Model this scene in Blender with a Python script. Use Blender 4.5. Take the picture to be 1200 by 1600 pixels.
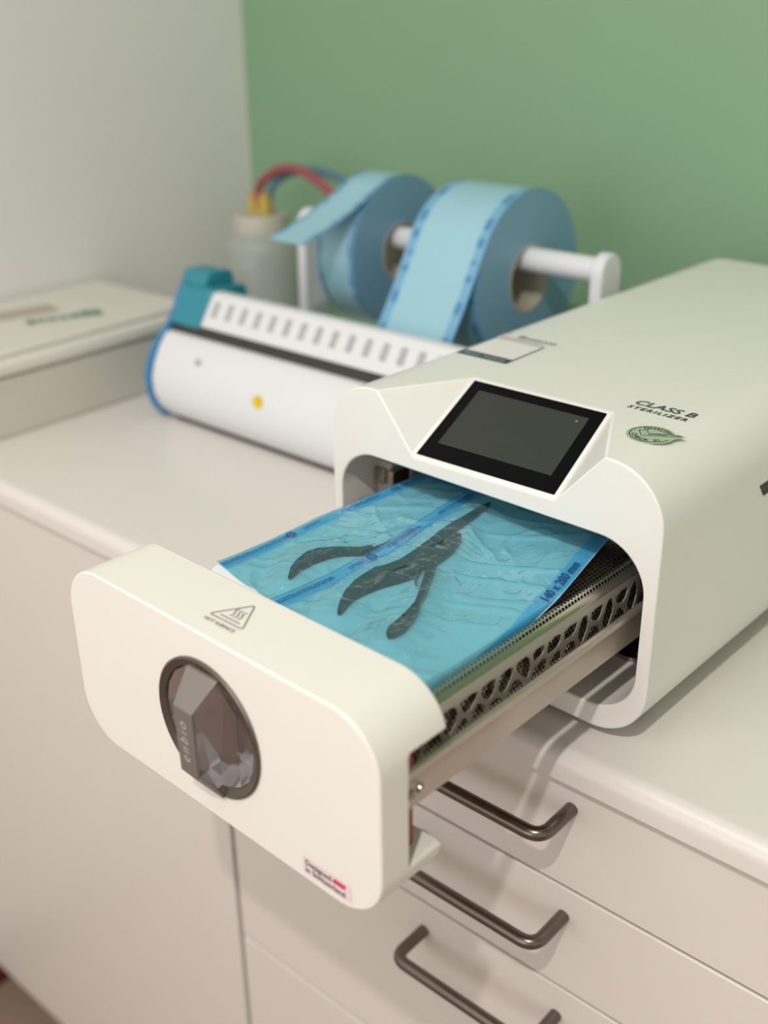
import bpy, bmesh, math, random
from mathutils import Vector, Matrix, noise

# ------------------------------------------------------------------ reset
for o in list(bpy.data.objects):
    bpy.data.objects.remove(o, do_unlink=True)
scene = bpy.context.scene
COL = scene.collection
random.seed(7)

# ------------------------------------------------------------------ camera
cam_data = bpy.data.cameras.new('camera')
cam = bpy.data.objects.new('camera', cam_data)
COL.objects.link(cam)
scene.camera = cam
CAM = Vector((0.49169, -0.50499, 0.41033))
RR = Matrix(((0.7532336, 0.6576389, -0.0122569),
             (-0.2742118, 0.3309003, 0.9029468),
             (0.5978687, -0.6767688, 0.4295776)))
cam.matrix_world = Matrix.Translation(CAM) @ RR.transposed().to_4x4()
cam_data.sensor_fit = 'HORIZONTAL'
cam_data.sensor_width = 36.0
cam_data.lens = 1731.9 / 1200 * 36.0
cam_data.clip_start = 0.02
cam_data.dof.use_dof = True
cam_data.dof.focus_distance = 0.635
cam_data.dof.aperture_fstop = 5.3

# ------------------------------------------------------------------ world, lights, exposure
world = bpy.data.worlds.new('world')
scene.world = world
world.use_nodes = True
world.node_tree.nodes['Background'].inputs[0].default_value = (0.9, 0.88, 0.85, 1)
world.node_tree.nodes['Background'].inputs[1].default_value = 0.05

def area(name, loc, size, energy, color, target=None, shape='DISK', sy=None):
    l = bpy.data.lights.new(name, 'AREA')
    l.shape = shape
    l.size = size
    if sy:
        l.size_y = sy
    l.energy = energy
    l.color = color
    o = bpy.data.objects.new(name, l)
    COL.objects.link(o)
    o.location = loc
    if target:
        o.rotation_euler = (Vector(target) - Vector(loc)).to_track_quat('-Z', 'Y').to_euler()
    return o

CEIL = 1.75
area('ceiling_downlight', (0.70, -1.17, CEIL - 0.03), 0.06, 31, (1.0, 0.955, 0.91))
area('overhead_fill_light', (-0.05, -1.3, CEIL - 0.03), 0.9, 17, (1.0, 0.98, 0.97), shape='SQUARE')  # broad overhead fill added to lift the ambient light
# soft cool fill added behind the viewer to brighten the front faces
area('front_fill_light', (0.15, -2.52, 0.55), 1.5, 14, (0.93, 0.96, 1.0), target=(0.15, 0.0, 0.35), shape='RECTANGLE', sy=1.3)

vs = scene.view_settings
vs.view_transform = 'Standard'
vs.look = 'None'
vs.exposure = -0.38
vs.gamma = 1.0
vs.use_curve_mapping = False

# ------------------------------------------------------------------ materials
def c(r, g, b):
    f = lambda v: (v / 255 / 12.92) if v / 255 <= 0.04045 else ((v / 255 + 0.055) / 1.055) ** 2.4
    return (f(r), f(g), f(b), 1.0)

def N(nt, kind, **kw):
    n = nt.nodes.new(kind)
    for k, v in kw.items():
        setattr(n, k, v)
    return n

def mat(name, color, rough=0.5, metal=0.0, bump=0.0, bscale=200.0, vary=0.0, vscale=6.0, spec=0.5, coat=0.0):
    m = bpy.data.materials.new(name)
    m.use_nodes = True
    nt = m.node_tree
    b = nt.nodes['Principled BSDF']
    b.inputs['Base Color'].default_value = color
    b.inputs['Roughness'].default_value = rough
    b.inputs['Metallic'].default_value = metal
    b.inputs['Specular IOR Level'].default_value = spec
    b.inputs['Coat Weight'].default_value = coat
    tc = N(nt, 'ShaderNodeTexCoord')
    if vary:
        no = N(nt, 'ShaderNodeTexNoise')
        no.inputs['Scale'].default_value = vscale
        no.inputs['Detail'].default_value = 4
        nt.links.new(tc.outputs['Object'], no.inputs['Vector'])
        mx = N(nt, 'ShaderNodeMix', data_type='RGBA')
        mx.inputs[6].default_value = tuple(v * (1 - vary) for v in color[:3]) + (1,)
        mx.inputs[7].default_value = tuple(min(1, v * (1 + vary)) for v in color[:3]) + (1,)
        nt.links.new(no.outputs['Fac'], mx.inputs[0])
        nt.links.new(mx.outputs[2], b.inputs['Base Color'])
    if bump:
        no = N(nt, 'ShaderNodeTexNoise')
        no.inputs['Scale'].default_value = bscale
        no.inputs['Detail'].default_value = 3
        nt.links.new(tc.outputs['Object'], no.inputs['Vector'])
        bp = N(nt, 'ShaderNodeBump')
        bp.inputs['Strength'].default_value = bump
        bp.inputs['Distance'].default_value = 0.001
        nt.links.new(no.outputs['Fac'], bp.inputs['Height'])
        nt.links.new(bp.outputs['Normal'], b.inputs['Normal'])
    return m

def math_node(nt, op, a, b=None, clamp=False):
    n = N(nt, 'ShaderNodeMath', operation=op)
    n.use_clamp = clamp
    for i, v in enumerate((a, b)):
        if v is None:
            continue
        if isinstance(v, (int, float)):
            n.inputs[i].default_value = v
        else:
            nt.links.new(v, n.inputs[i])
    return n.outputs[0]

M = {}
M['white'] = mat('white_enamel', c(236, 234, 228), 0.28, bump=0.02, bscale=600, spec=0.45)
M['door_white'] = mat('door_white', c(237, 232, 225), 0.38, bump=0.02, bscale=600, spec=0.4)
M['counter'] = mat('worktop_laminate', c(226, 220, 214), 0.30, vary=0.015, vscale=40, bump=0.02, bscale=900)
M['cabinet'] = mat('cabinet_laminate', c(223, 215, 208), 0.42, vary=0.015, vscale=30, bump=0.02, bscale=700)
M['carcass'] = mat('cabinet_carcass', c(200, 190, 180), 0.6, vary=0.02)
M['seam'] = mat('toe_kick_brown', c(110, 100, 92), 0.8, vary=0.02)  # even grey-brown, used on the toe kicks
M['wall_white'] = mat('white_paint', c(238, 235, 232), 0.85, bump=0.08, bscale=300, vary=0.01)
M['wall_green'] = mat('sage_green_paint', c(136, 172, 137), 0.8, bump=0.08, bscale=300, vary=0.015)
M['floor'] = mat('brown_vinyl', c(150, 128, 112), 0.5, vary=0.08, vscale=8, bump=0.05)
M['ceiling'] = mat('ceiling_paint', c(225, 224, 220), 0.9, bump=0.05)
M['steel'] = mat('brushed_steel', c(176, 168, 156), 0.26, 1.0, bump=0.05, bscale=900)
M['panel'] = mat('panel_steel', c(190, 184, 174), 0.42, 0.7, bump=0.04, bscale=700)
M['rail'] = mat('rail_steel', c(182, 170, 158), 0.36, 0.85, vary=0.06, vscale=30, bump=0.04, bscale=500)
M['handle'] = mat('handle_nickel', c(120, 110, 103), 0.30, 1.0, bump=0.03, bscale=900)
M['chrome'] = mat('chrome', c(206, 204, 208), 0.14, 1.0, vary=0.06, vscale=60)
M['grip'] = mat('grip_titanium_grey', c(134, 127, 120), 0.42, 0.45, bump=0.03, bscale=1200)
M['ring'] = mat('ring_titanium_grey', c(118, 110, 102), 0.30, 0.9, bump=0.02, bscale=1200)
M['black'] = mat('black_glass', (0.004, 0.0045, 0.005, 1), 0.05, spec=0.08, vary=0.02)
M['display'] = mat('display_glass', (0.042, 0.046, 0.041, 1), 0.12, spec=0.22, vary=0.05, vscale=20)
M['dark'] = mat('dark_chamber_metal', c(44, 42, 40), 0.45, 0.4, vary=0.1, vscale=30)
M['bay'] = mat('bay_grey_plastic', c(186, 183, 176), 0.45, vary=0.02)
M['rubber'] = mat('black_rubber', c(35, 35, 35), 0.8, vary=0.1)
M['red'] = mat('red_silicone', c(150, 34, 30), 0.45, vary=0.08)
M['print_grey'] = mat('grey_print', c(120, 114, 110), 0.6, vary=0.02)
M['print_dark'] = mat('dark_green_print', c(66, 78, 72), 0.5, vary=0.02)
M['print_black'] = mat('black_print', c(40, 42, 40), 0.5, vary=0.02)
M['print_light'] = mat('light_print', c(208, 204, 198), 0.4, vary=0.02)
M['sticker_green'] = mat('sage_sticker', c(172, 188, 164), 0.45, vary=0.03)
M['sticker_white'] = mat('white_sticker', c(238, 232, 232), 0.4, vary=0.02)
M['sticker_pink'] = mat('pinkish_sticker', c(234, 214, 214), 0.4, vary=0.02)
M['sticker_navy'] = mat('navy_sticker', c(40, 66, 84), 0.35, vary=0.03)
M['red_print'] = mat('red_print', c(205, 45, 60), 0.4, vary=0.02)
M['seal_white'] = mat('sealer_white', c(228, 229, 232), 0.38, bump=0.02, bscale=500)
M['seal_blue'] = mat('sealer_blue', c(48, 128, 176), 0.4, vary=0.03)
M['seal_teal'] = mat('sealer_teal', c(48, 140, 158), 0.4, vary=0.03)
M['slot'] = mat('slot_grey', c(176, 176, 180), 0.6, vary=0.03)
M['gap'] = mat('sealer_dark_gap', c(58, 52, 48), 0.6, vary=0.05)
M['yellow'] = mat('yellow_sticker', c(228, 200, 10), 0.45, vary=0.03)
M['core'] = mat('cardboard_core', c(186, 178, 162), 0.8, bump=0.1, bscale=150, vary=0.04)
M['paper'] = mat('pouch_paper', c(240, 241, 240), 0.75, bump=0.05, bscale=400)
M['tool'] = mat('tool_steel', c(40, 50, 54), 0.38, 0.6, vary=0.08, vscale=60)
M['bottle_cap'] = mat('bottle_cap', c(196, 192, 180), 0.5, vary=0.03)
M['brass'] = mat('yellow_connector', c(196, 170, 84), 0.45, vary=0.06)
M['hose_red'] = mat('red_hose', c(160, 80, 86), 0.35, vary=0.05)
M['hose_blue'] = mat('blue_hose', c(92, 128, 146), 0.35, vary=0.05)
M['box_white'] = mat('appliance_white', c(226, 220, 212), 0.5, vary=0.015)
M['box_side'] = mat('appliance_side', c(210, 204, 192), 0.5, vary=0.015)
M['green_print'] = mat('green_print', c(76, 138, 108), 0.5, vary=0.05)
M['beige_print'] = mat('beige_print', c(186, 174, 160), 0.6, vary=0.03)
M['dark_red'] = mat('dark_red_plastic', c(90, 20, 26), 0.5, vary=0.05)

def perforated(name):
    m = mat(name, c(205, 198, 186), 0.28, 1.0)
    nt = m.node_tree
    b = nt.nodes['Principled BSDF']
    out = nt.nodes['Material Output']
    uv = N(nt, 'ShaderNodeUVMap')
    sp = N(nt, 'ShaderNodeSeparateXYZ')
    nt.links.new(uv.outputs[0], sp.inputs[0])
    P = 0.0030
    def cell(off):
        a = math_node(nt, 'SUBTRACT', math_node(nt, 'FRACT', math_node(nt, 'ADD', math_node(nt, 'DIVIDE', sp.outputs[0], P), off)), 0.5)
        d = math_node(nt, 'SUBTRACT', math_node(nt, 'FRACT', math_node(nt, 'ADD', math_node(nt, 'DIVIDE', sp.outputs[1], P * 1.732), off)), 0.5)
        d = math_node(nt, 'MULTIPLY', d, 1.732)
        return math_node(nt, 'SQRT', math_node(nt, 'ADD', math_node(nt, 'MULTIPLY', a, a), math_node(nt, 'MULTIPLY', d, d)))
    dist = math_node(nt, 'MINIMUM', cell(0.0), cell(0.5))
    hole = math_node(nt, 'LESS_THAN', dist, 0.34)
    tr = N(nt, 'ShaderNodeBsdfTransparent')
    mx = N(nt, 'ShaderNodeMixShader')
    nt.links.new(hole, mx.inputs[0])
    nt.links.new(b.outputs[0], mx.inputs[1])
    nt.links.new(tr.outputs[0], mx.inputs[2])
    nt.links.new(mx.outputs[0], out.inputs[0])
    return m
M['perf'] = perforated('perforated_steel')

def film(name, width, length, end_band):
    """thin tinted plastic film: tinted transparent + gloss, deeper blue sealed bands along the edges (UV in metres)"""
    m = bpy.data.materials.new(name)
    m.use_nodes = True
    nt = m.node_tree
    nt.nodes.remove(nt.nodes['Principled BSDF'])
    out = nt.nodes['Material Output']
    uv = N(nt, 'ShaderNodeUVMap')
    sp = N(nt, 'ShaderNodeSeparateXYZ')
    nt.links.new(uv.outputs[0], sp.inputs[0])
    u, v = sp.outputs[0], sp.outputs[1]
    edge = math_node(nt, 'MINIMUM', u, math_node(nt, 'SUBTRACT', width, u))
    band = math_node(nt, 'LESS_THAN', edge, 0.0105)
    if end_band:
        band = math_node(nt, 'MAXIMUM', band, math_node(nt, 'GREATER_THAN', v, length - 0.011))
    # printed micro text: rows of broken dashes inside the bands
    row = math_node(nt, 'LESS_THAN', math_node(nt, 'FRACT', math_node(nt, 'DIVIDE', edge, 0.0017)), 0.55)
    inner = math_node(nt, 'MULTIPLY', math_node(nt, 'GREATER_THAN', u, 0.0033), math_node(nt, 'LESS_THAN', u, 0.0068))
    cb = N(nt, 'ShaderNodeCombineXYZ')
    nt.links.new(math_node(nt, 'MULTIPLY', math_node(nt, 'FLOOR', math_node(nt, 'DIVIDE', edge, 0.0017)), 7.3), cb.inputs[0])
    nt.links.new(math_node(nt, 'MULTIPLY', v, 900), cb.inputs[1])
    no = N(nt, 'ShaderNodeTexNoise')
    no.inputs['Scale'].default_value = 1.0
    no.inputs['Detail'].default_value = 1
    nt.links.new(cb.outputs[0], no.inputs['Vector'])
    blk = N(nt, 'ShaderNodeTexNoise', noise_dimensions='1D')
    blk.inputs['Scale'].default_value = 38.0
    blk.inputs['Detail'].default_value = 0
    nt.links.new(v, blk.inputs['W'])
    dash = math_node(nt, 'MULTIPLY', math_node(nt, 'MULTIPLY', row, inner), math_node(nt, 'GREATER_THAN', no.outputs['Fac'], 0.42))
    dash = math_node(nt, 'MULTIPLY', dash, math_node(nt, 'GREATER_THAN', blk.outputs['Fac'], 0.44))
    t1 = N(nt, 'ShaderNodeMix', data_type='RGBA')
    t1.inputs[6].default_value = (0.45, 0.78, 0.87, 1)
    t1.inputs[7].default_value = (0.25, 0.66, 0.89, 1)
    nt.links.new(band, t1.inputs[0])
    t2 = N(nt, 'ShaderNodeMix', data_type='RGBA')
    t2.inputs[7].default_value = (0.06, 0.24, 0.52, 1)
    nt.links.new(t1.outputs[2], t2.inputs[6])
    nt.links.new(dash, t2.inputs[0])
    # fine wrinkles
    tc = N(nt, 'ShaderNodeTexCoord')
    mp = N(nt, 'ShaderNodeMapping')
    mp.inputs['Scale'].default_value = (1.0, 0.55, 1.0)
    mp.inputs['Rotation'].default_value = (0, 0, 0.6)
    nt.links.new(tc.outputs['Object'], mp.inputs['Vector'])
    n1 = N(nt, 'ShaderNodeTexNoise')
    n1.inputs['Scale'].default_value = 55
    n1.inputs['Detail'].default_value = 3
    n1.inputs['Distortion'].default_value = 0.8
    nt.links.new(mp.outputs[0], n1.inputs['Vector'])
    ridge = math_node(nt, 'ABSOLUTE', math_node(nt, 'SUBTRACT', n1.outputs['Fac'], 0.5))
    ridge = math_node(nt, 'MULTIPLY', math_node(nt, 'MINIMUM', ridge, 0.06), 14.0)
    n2 = N(nt, 'ShaderNodeTexNoise')
    n2.inputs['Scale'].default_value = 160
    n2.inputs['Detail'].default_value = 2
    nt.links.new(mp.outputs[0], n2.inputs['Vector'])
    hgt = math_node(nt, 'ADD', ridge, math_node(nt, 'MULTIPLY', n2.outputs['Fac'], 0.35))
    bp = N(nt, 'ShaderNodeBump')
    bp.inputs['Strength'].default_value = 0.30
    bp.inputs['Distance'].default_value = 0.0011
    nt.links.new(hgt, bp.inputs['Height'])
    tr = N(nt, 'ShaderNodeBsdfTransparent')
    nt.links.new(t2.outputs[2], tr.inputs[0])
    df = N(nt, 'ShaderNodeBsdfDiffuse')
    nt.links.new(t2.outputs[2], df.inputs[0])
    mx0 = N(nt, 'ShaderNodeMixShader')
    mx0.inputs[0].default_value = 0.09
    nt.links.new(tr.outputs[0], mx0.inputs[1])
    nt.links.new(df.outputs[0], mx0.inputs[2])
    gl = N(nt, 'ShaderNodeBsdfGlossy')
    gl.inputs['Roughness'].default_value = 0.10
    nt.links.new(bp.outputs[0], gl.inputs['Normal'])
    fr = N(nt, 'ShaderNodeFresnel')
    fr.inputs['IOR'].default_value = 1.5
    nt.links.new(bp.outputs[0], fr.inputs['Normal'])
    mx1 = N(nt, 'ShaderNodeMixShader')
    nt.links.new(math_node(nt, 'MINIMUM', math_node(nt, 'MULTIPLY', fr.outputs[0], 1.3), 0.30), mx1.inputs[0])
    nt.links.new(mx0.outputs[0], mx1.inputs[1])
    nt.links.new(gl.outputs[0], mx1.inputs[2])
    nt.links.new(mx1.outputs[0], out.inputs[0])
    return m

def roll_web(name):
    """outer layer of the rolls: pale teal film with printed blue edges, UV x runs across the web 0..1"""
    m = mat(name, c(150, 196, 206), 0.32, bump=0.05, bscale=60)
    nt = m.node_tree
    b = nt.nodes['Principled BSDF']
    uv = N(nt, 'ShaderNodeUVMap')
    sp = N(nt, 'ShaderNodeSeparateXYZ')
    nt.links.new(uv.outputs[0], sp.inputs[0])
    e = math_node(nt, 'MINIMUM', sp.outputs[0], math_node(nt, 'SUBTRACT', 1.0, sp.outputs[0]))
    band = math_node(nt, 'LESS_THAN', e, 0.12)
    no = N(nt, 'ShaderNodeTexNoise', noise_dimensions='1D')
    no.inputs['Scale'].default_value = 60
    no.inputs['Detail'].default_value = 0
    nt.links.new(sp.outputs[1], no.inputs['W'])
    dash = math_node(nt, 'MULTIPLY', band, math_node(nt, 'GREATER_THAN', no.outputs['Fac'], 0.55))
    dash = math_node(nt, 'MULTIPLY', dash, math_node(nt, 'GREATER_THAN', e, 0.035))
    a = N(nt, 'ShaderNodeMix', data_type='RGBA')
    a.inputs[6].default_value = c(156, 200, 215)
    a.inputs[7].default_value = c(118, 174, 206)
    nt.links.new(band, a.inputs[0])
    d = N(nt, 'ShaderNodeMix', data_type='RGBA')
    d.inputs[7].default_value = c(84, 136, 184)
    nt.links.new(a.outputs[2], d.inputs[6])
    nt.links.new(dash, d.inputs[0])
    nt.links.new(d.outputs[2], b.inputs['Base Color'])
    return m
M['web'] = roll_web('pouch_web')

def roll_side(name):
    m = mat(name, c(120, 164, 192), 0.42)
    nt = m.node_tree
    b = nt.nodes['Principled BSDF']
    tc = N(nt, 'ShaderNodeTexCoord')
    sp = N(nt, 'ShaderNodeSeparateXYZ')
    nt.links.new(tc.outputs['Object'], sp.inputs[0])
    r = math_node(nt, 'SQRT', math_node(nt, 'ADD', math_node(nt, 'POWER', sp.outputs[1], 2.0), math_node(nt, 'POWER', sp.outputs[2], 2.0)))
    no = N(nt, 'ShaderNodeTexNoise', noise_dimensions='1D')
    no.inputs['Scale'].default_value = 900
    nt.links.new(r, no.inputs['W'])
    a = N(nt, 'ShaderNodeMix', data_type='RGBA')
    a.inputs[6].default_value = c(116, 160, 190)
    a.inputs[7].default_value = c(140, 180, 204)
    nt.links.new(no.outputs['Fac'], a.inputs[0])
    nt.links.new(a.outputs[2], b.inputs['Base Color'])
    return m
M['roll_side'] = roll_side('roll_side_layers')

def translucent(name, color, clear):
    m = mat(name, color, 0.4)
    nt = m.node_tree
    b = nt.nodes['Principled BSDF']
    out = nt.nodes['Material Output']
    tr = N(nt, 'ShaderNodeBsdfTransparent')
    mx = N(nt, 'ShaderNodeMixShader')
    mx.inputs[0].default_value = clear
    nt.links.new(b.outputs[0], mx.inputs[1])
    nt.links.new(tr.outputs[0], mx.inputs[2])
    nt.links.new(mx.outputs[0], out.inputs[0])
    return m
M['bottle'] = translucent('bottle_plastic', c(196, 200, 194), 0.42)
M['liquid'] = translucent('bottle_liquid', c(176, 184, 180), 0.45)

# ------------------------------------------------------------------ mesh helpers
YAW = 0.0274157          # the appliance stands turned a little on the worktop
def S2R(p):              # appliance frame -> room frame
    return Matrix.Rotation(-YAW, 3, 'Z') @ Vector(p)

def tag(o, label=None, cat=None, group=None, kind=None):
    if label: o['label'] = label
    if cat: o['category'] = cat
    if group: o['group'] = group
    if kind: o['kind'] = kind
    return o

OFF = {}
def thing(name, label, cat, base=(0, 0, 0), turned=False, group=None):
    o = bpy.data.objects.new(name, None)
    COL.objects.link(o)
    o.empty_display_size = 0.02
    if turned:
        o.location = S2R(base)
        o.rotation_euler = (0, 0, -YAW)
    else:
        o.location = base
    OFF[o] = Vector(base)
    return tag(o, label, cat, group)

def finish(name, me, m, parent=None, smooth=None, bevel=0.0, bseg=2, bangle=35):
    me.materials.append(m)
    if smooth is not None:
        me.polygons.foreach_set('use_smooth', [True] * len(me.polygons))
        me.set_sharp_from_angle(angle=math.radians(smooth))
    me.update()
    o = bpy.data.objects.new(name, me)
    COL.objects.link(o)
    if parent is not None:
        o.parent = parent
        if parent in OFF:
            o.location = -OFF[parent]
    if bevel:
        bv = o.modifiers.new('bevel', 'BEVEL')
        bv.width = bevel
        bv.segments = bseg
        bv.limit_method = 'ANGLE'
        bv.angle_limit = math.radians(bangle)
        if smooth is None:
            me.polygons.foreach_set('use_smooth', [True] * len(me.polygons))
            me.set_sharp_from_angle(angle=math.radians(bangle))
            bv.harden_normals = False
    return o

def mesh(name, verts, faces, m, parent=None, smooth=None, bevel=0.0, bseg=2, fix=True, bangle=35):
    me = bpy.data.meshes.new(name)
    me.from_pydata([tuple(v) for v in verts], [], faces)
    if fix:
        b = bmesh.new()
        b.from_mesh(me)
        bmesh.ops.recalc_face_normals(b, faces=b.faces)
        b.to_mesh(me)
        b.free()
    return finish(name, me, m, parent, smooth, bevel, bseg, bangle)

def box(name, x0, x1, y0, y1, z0, z1, m, parent=None, bevel=0.0, bseg=2):
    v = [(x, y, z) for x in (x0, x1) for y in (y0, y1) for z in (z0, z1)]
    f = [(0, 1, 3, 2), (4, 6, 7, 5), (0, 4, 5, 1), (2, 3, 7, 6), (0, 2, 6, 4), (1, 5, 7, 3)]
    return mesh(name, v, f, m, parent, bevel=bevel, bseg=bseg)

def prism(name, poly, axis, a, b, m, parent=None, smooth=None, bevel=0.0, bseg=2):
    """extrude a 2D polygon along an axis: axis x -> (y,z), y -> (x,z), z -> (x,y)"""
    def P(q, t):
        return {'x': (t, q[0], q[1]), 'y': (q[0], t, q[1]), 'z': (q[0], q[1], t)}[axis]
    n = len(poly)
    v = [P(q, a) for q in poly] + [P(q, b) for q in poly]
    f = [tuple(range(n))[::-1], tuple(range(n, 2 * n))]
    f += [(i, (i + 1) % n, n + (i + 1) % n, n + i) for i in range(n)]
    return mesh(name, v, f, m, parent, smooth, bevel, bseg)

def rrect(x0, x1, z0, z1, r, n=10):
    pts = []
    for cx, cz, a0 in ((x0 + r, z0 + r, 180), (x1 - r, z0 + r, 270), (x1 - r, z1 - r, 0), (x0 + r, z1 - r, 90)):
        for i in range(n + 1):
            a = math.radians(a0 + 90 * i / n)
            pts.append((cx + r * math.cos(a), cz + r * math.sin(a)))
    return pts

def tube(name, path, r, m, parent=None, seg=12, caps=True):
    path = [Vector(p) for p in path]
    verts, faces = [], []
    up = None
    for i, p in enumerate(path):
        t = (path[min(i + 1, len(path) - 1)] - path[max(i - 1, 0)]).normalized()
        if up is None:
            up = Vector((0, 0, 1)) if abs(t.z) < 0.9 else Vector((1, 0, 0))
        s = t.cross(up).normalized()
        up = s.cross(t).normalized()
        for k in range(seg):
            a = 2 * math.pi * k / seg
            verts.append(p + s * (r * math.cos(a)) + up * (r * math.sin(a)))
    for i in range(len(path) - 1):
        for k in range(seg):
            faces.append((i * seg + k, i * seg + (k + 1) % seg, (i + 1) * seg + (k + 1) % seg, (i + 1) * seg + k))
    if caps:
        faces.append(tuple(range(seg)))
        faces.append(tuple((len(path) - 1) * seg + k for k in range(seg)))
    return mesh(name, verts, faces, m, parent, smooth=50)

def lathe(name, prof, center, m, parent=None, seg=40, axis='z', smooth=40):
    cx, cy, cz = center
    verts, faces = [], []
    for r, h in prof:
        for k in range(seg):
            a = 2 * math.pi * k / seg
            q, s = r * math.cos(a), r * math.sin(a)
            verts.append({'z': (cx + q, cy + s, cz + h), 'x': (cx + h, cy + q, cz + s), 'y': (cx + q, cy + h, cz + s)}[axis])
    for i in range(len(prof) - 1):
        for k in range(seg):
            faces.append((i * seg + k, i * seg + (k + 1) % seg, (i + 1) * seg + (k + 1) % seg, (i + 1) * seg + k))
    if prof[0][0] > 1e-6: faces.append(tuple(range(seg)))
    if prof[-1][0] > 1e-6: faces.append(tuple((len(prof) - 1) * seg + k for k in range(seg)))
    return mesh(name, verts, faces, m, parent, smooth=smooth)

def bend(points, r, n=6):
    """round the corners of a polyline"""
    pts = [Vector(p) for p in points]
    out = [pts[0]]
    for i in range(1, len(pts) - 1):
        a = (pts[i - 1] - pts[i]).normalized()
        b = (pts[i + 1] - pts[i]).normalized()
        p0, p1 = pts[i] + a * r, pts[i] + b * r
        for k in range(n + 1):
            t = k / n
            out.append(p0 * (1 - t) ** 2 + pts[i] * 2 * t * (1 - t) + p1 * t * t)
    out.append(pts[-1])
    return out

def smooth_path(pts, n=8):
    pts = [Vector(p) for p in pts]
    out = []
    for i in range(len(pts) - 1):
        p0, p1, p2, p3 = pts[max(i - 1, 0)], pts[i], pts[i + 1], pts[min(i + 2, len(pts) - 1)]
        for k in range(n):
            t = k / n
            out.append(0.5 * ((2 * p1) + (p2 - p0) * t + (2 * p0 - 5 * p1 + 4 * p2 - p3) * t * t + (3 * p1 - p0 - 3 * p2 + p3) * t ** 3))
    out.append(pts[-1])
    return out

def text_mesh(s, size, align='CENTER', shear=0.0, bold=0.0, space=1.0):
    cu = bpy.data.curves.new('lettering', 'FONT')
    cu.body = s
    cu.size = size
    cu.shear = shear
    cu.offset = bold
    cu.space_character = space
    cu.align_x = align
    cu.align_y = 'CENTER'
    cu.resolution_u = 3
    o = bpy.data.objects.new('lettering', cu)
    COL.objects.link(o)
    bpy.context.view_layer.update()
    dg = bpy.context.evaluated_depsgraph_get()
    me = bpy.data.meshes.new_from_object(o.evaluated_get(dg))
    bpy.data.objects.remove(o, do_unlink=True)
    bpy.data.curves.remove(cu)
    me.materials.clear()
    return me

def text(name, s, size, org, xd, yd, m, parent, fn=None, **kw):
    me = text_mesh(s, size, **kw)
    org, xd, yd = Vector(org), Vector(xd).normalized(), Vector(yd).normalized()
    for v in me.vertices:
        v.co = fn(v.co.x, v.co.y) if fn else org + xd * v.co.x + yd * v.co.y
    return finish(name, me, m, parent)

def stroke(name, pts2, w, org, xd, yd, m, parent, closed=False):
    """flat printed line of width w along a 2D polyline"""
    org, xd, yd = Vector(org), Vector(xd).normalized(), Vector(yd).normalized()
    P = [Vector((a, b)) for a, b in pts2]
    n = len(P)
    L, Rr = [], []
    for i in range(n):
        a = P[(i - 1) % n] if (closed or i > 0) else P[i]
        b = P[(i + 1) % n] if (closed or i < n - 1) else P[i]
        t = (b - a).normalized()
        nn = Vector((-t.y, t.x))
        L.append(P[i] + nn * w / 2)
        Rr.append(P[i] - nn * w / 2)
    v = [org + xd * q.x + yd * q.y for q in L + Rr]
    f = [(i, (i + 1) % n, n + (i + 1) % n, n + i) for i in range(n if closed else n - 1)]
    return mesh(name, v, f, m, parent, fix=False)

def quad(name, org, xd, yd, x0, x1, y0, y1, m, parent):
    org, xd, yd = Vector(org), Vector(xd).normalized(), Vector(yd).normalized()
    v = [org + xd * a + yd * b for a, b in ((x0, y0), (x1, y0), (x1, y1), (x0, y1))]
    return mesh(name, v, [(0, 1, 2, 3)], m, parent, fix=False)

def plate_with_holes(name, outer, holes, to3d, thick_vec, m, parent):
    """flat plate with real cut-outs: 2D curve fill -> mesh, then solidified"""
    cu = bpy.data.curves.new('plate', 'CURVE')
    cu.dimensions = '2D'
    cu.fill_mode = 'BOTH'
    for poly in [outer] + holes:
        sp = cu.splines.new('POLY')
        sp.points.add(len(poly) - 1)
        for i, q in enumerate(poly):
            sp.points[i].co = (q[0] * 100, q[1] * 100, 0, 1)
        sp.use_cyclic_u = True
    o = bpy.data.objects.new('plate', cu)
    COL.objects.link(o)
    bpy.context.view_layer.update()
    me = bpy.data.meshes.new_from_object(o.evaluated_get(bpy.context.evaluated_depsgraph_get()))
    bpy.data.objects.remove(o, do_unlink=True)
    b = bmesh.new()
    b.from_mesh(me)
    bmesh.ops.remove_doubles(b, verts=b.verts, dist=1e-5)
    for v in b.verts:
        v.co = Vector(to3d(v.co.x / 100, v.co.y / 100))
    bmesh.ops.recalc_face_normals(b, faces=b.faces)
    ex = bmesh.ops.extrude_face_region(b, geom=list(b.faces))
    for g in ex['geom']:
        if isinstance(g, bmesh.types.BMVert):
            g.co += Vector(thick_vec)
    bmesh.ops.recalc_face_normals(b, faces=b.faces)
    b.to_mesh(me)
    b.free()
    me.materials.clear()
    return finish(name, me, m, parent)

# ------------------------------------------------------------------ room shell
XL, YB, XR, YF = -0.70, 0.575, 2.2, -2.6
FLOOR = -0.88
CT = -0.006              # worktop surface
def struct(o):
    return tag(o, kind='structure')
struct(tag(box('floor', XL - 0.1, XR, YF, YB + 0.1, FLOOR - 0.05, FLOOR, M['floor']), 'brown vinyl floor'))
struct(tag(box('ceiling', XL - 0.1, XR, YF, YB + 0.1, CEIL, CEIL + 0.05, M['ceiling']), 'white painted ceiling'))
struct(tag(box('wall_left', XL - 0.1, XL, YF, YB + 0.1, FLOOR, CEIL, M['wall_white']), 'white painted side wall'))
struct(tag(box('wall_back', XL, XR, YB, YB + 0.1, FLOOR, CEIL, M['wall_green']), 'sage green painted back wall'))
struct(tag(box('wall_right', XR, XR + 0.1, YF, YB + 0.1, FLOOR, CEIL, M['wall_white']), 'white painted wall far to the right'))
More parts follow.
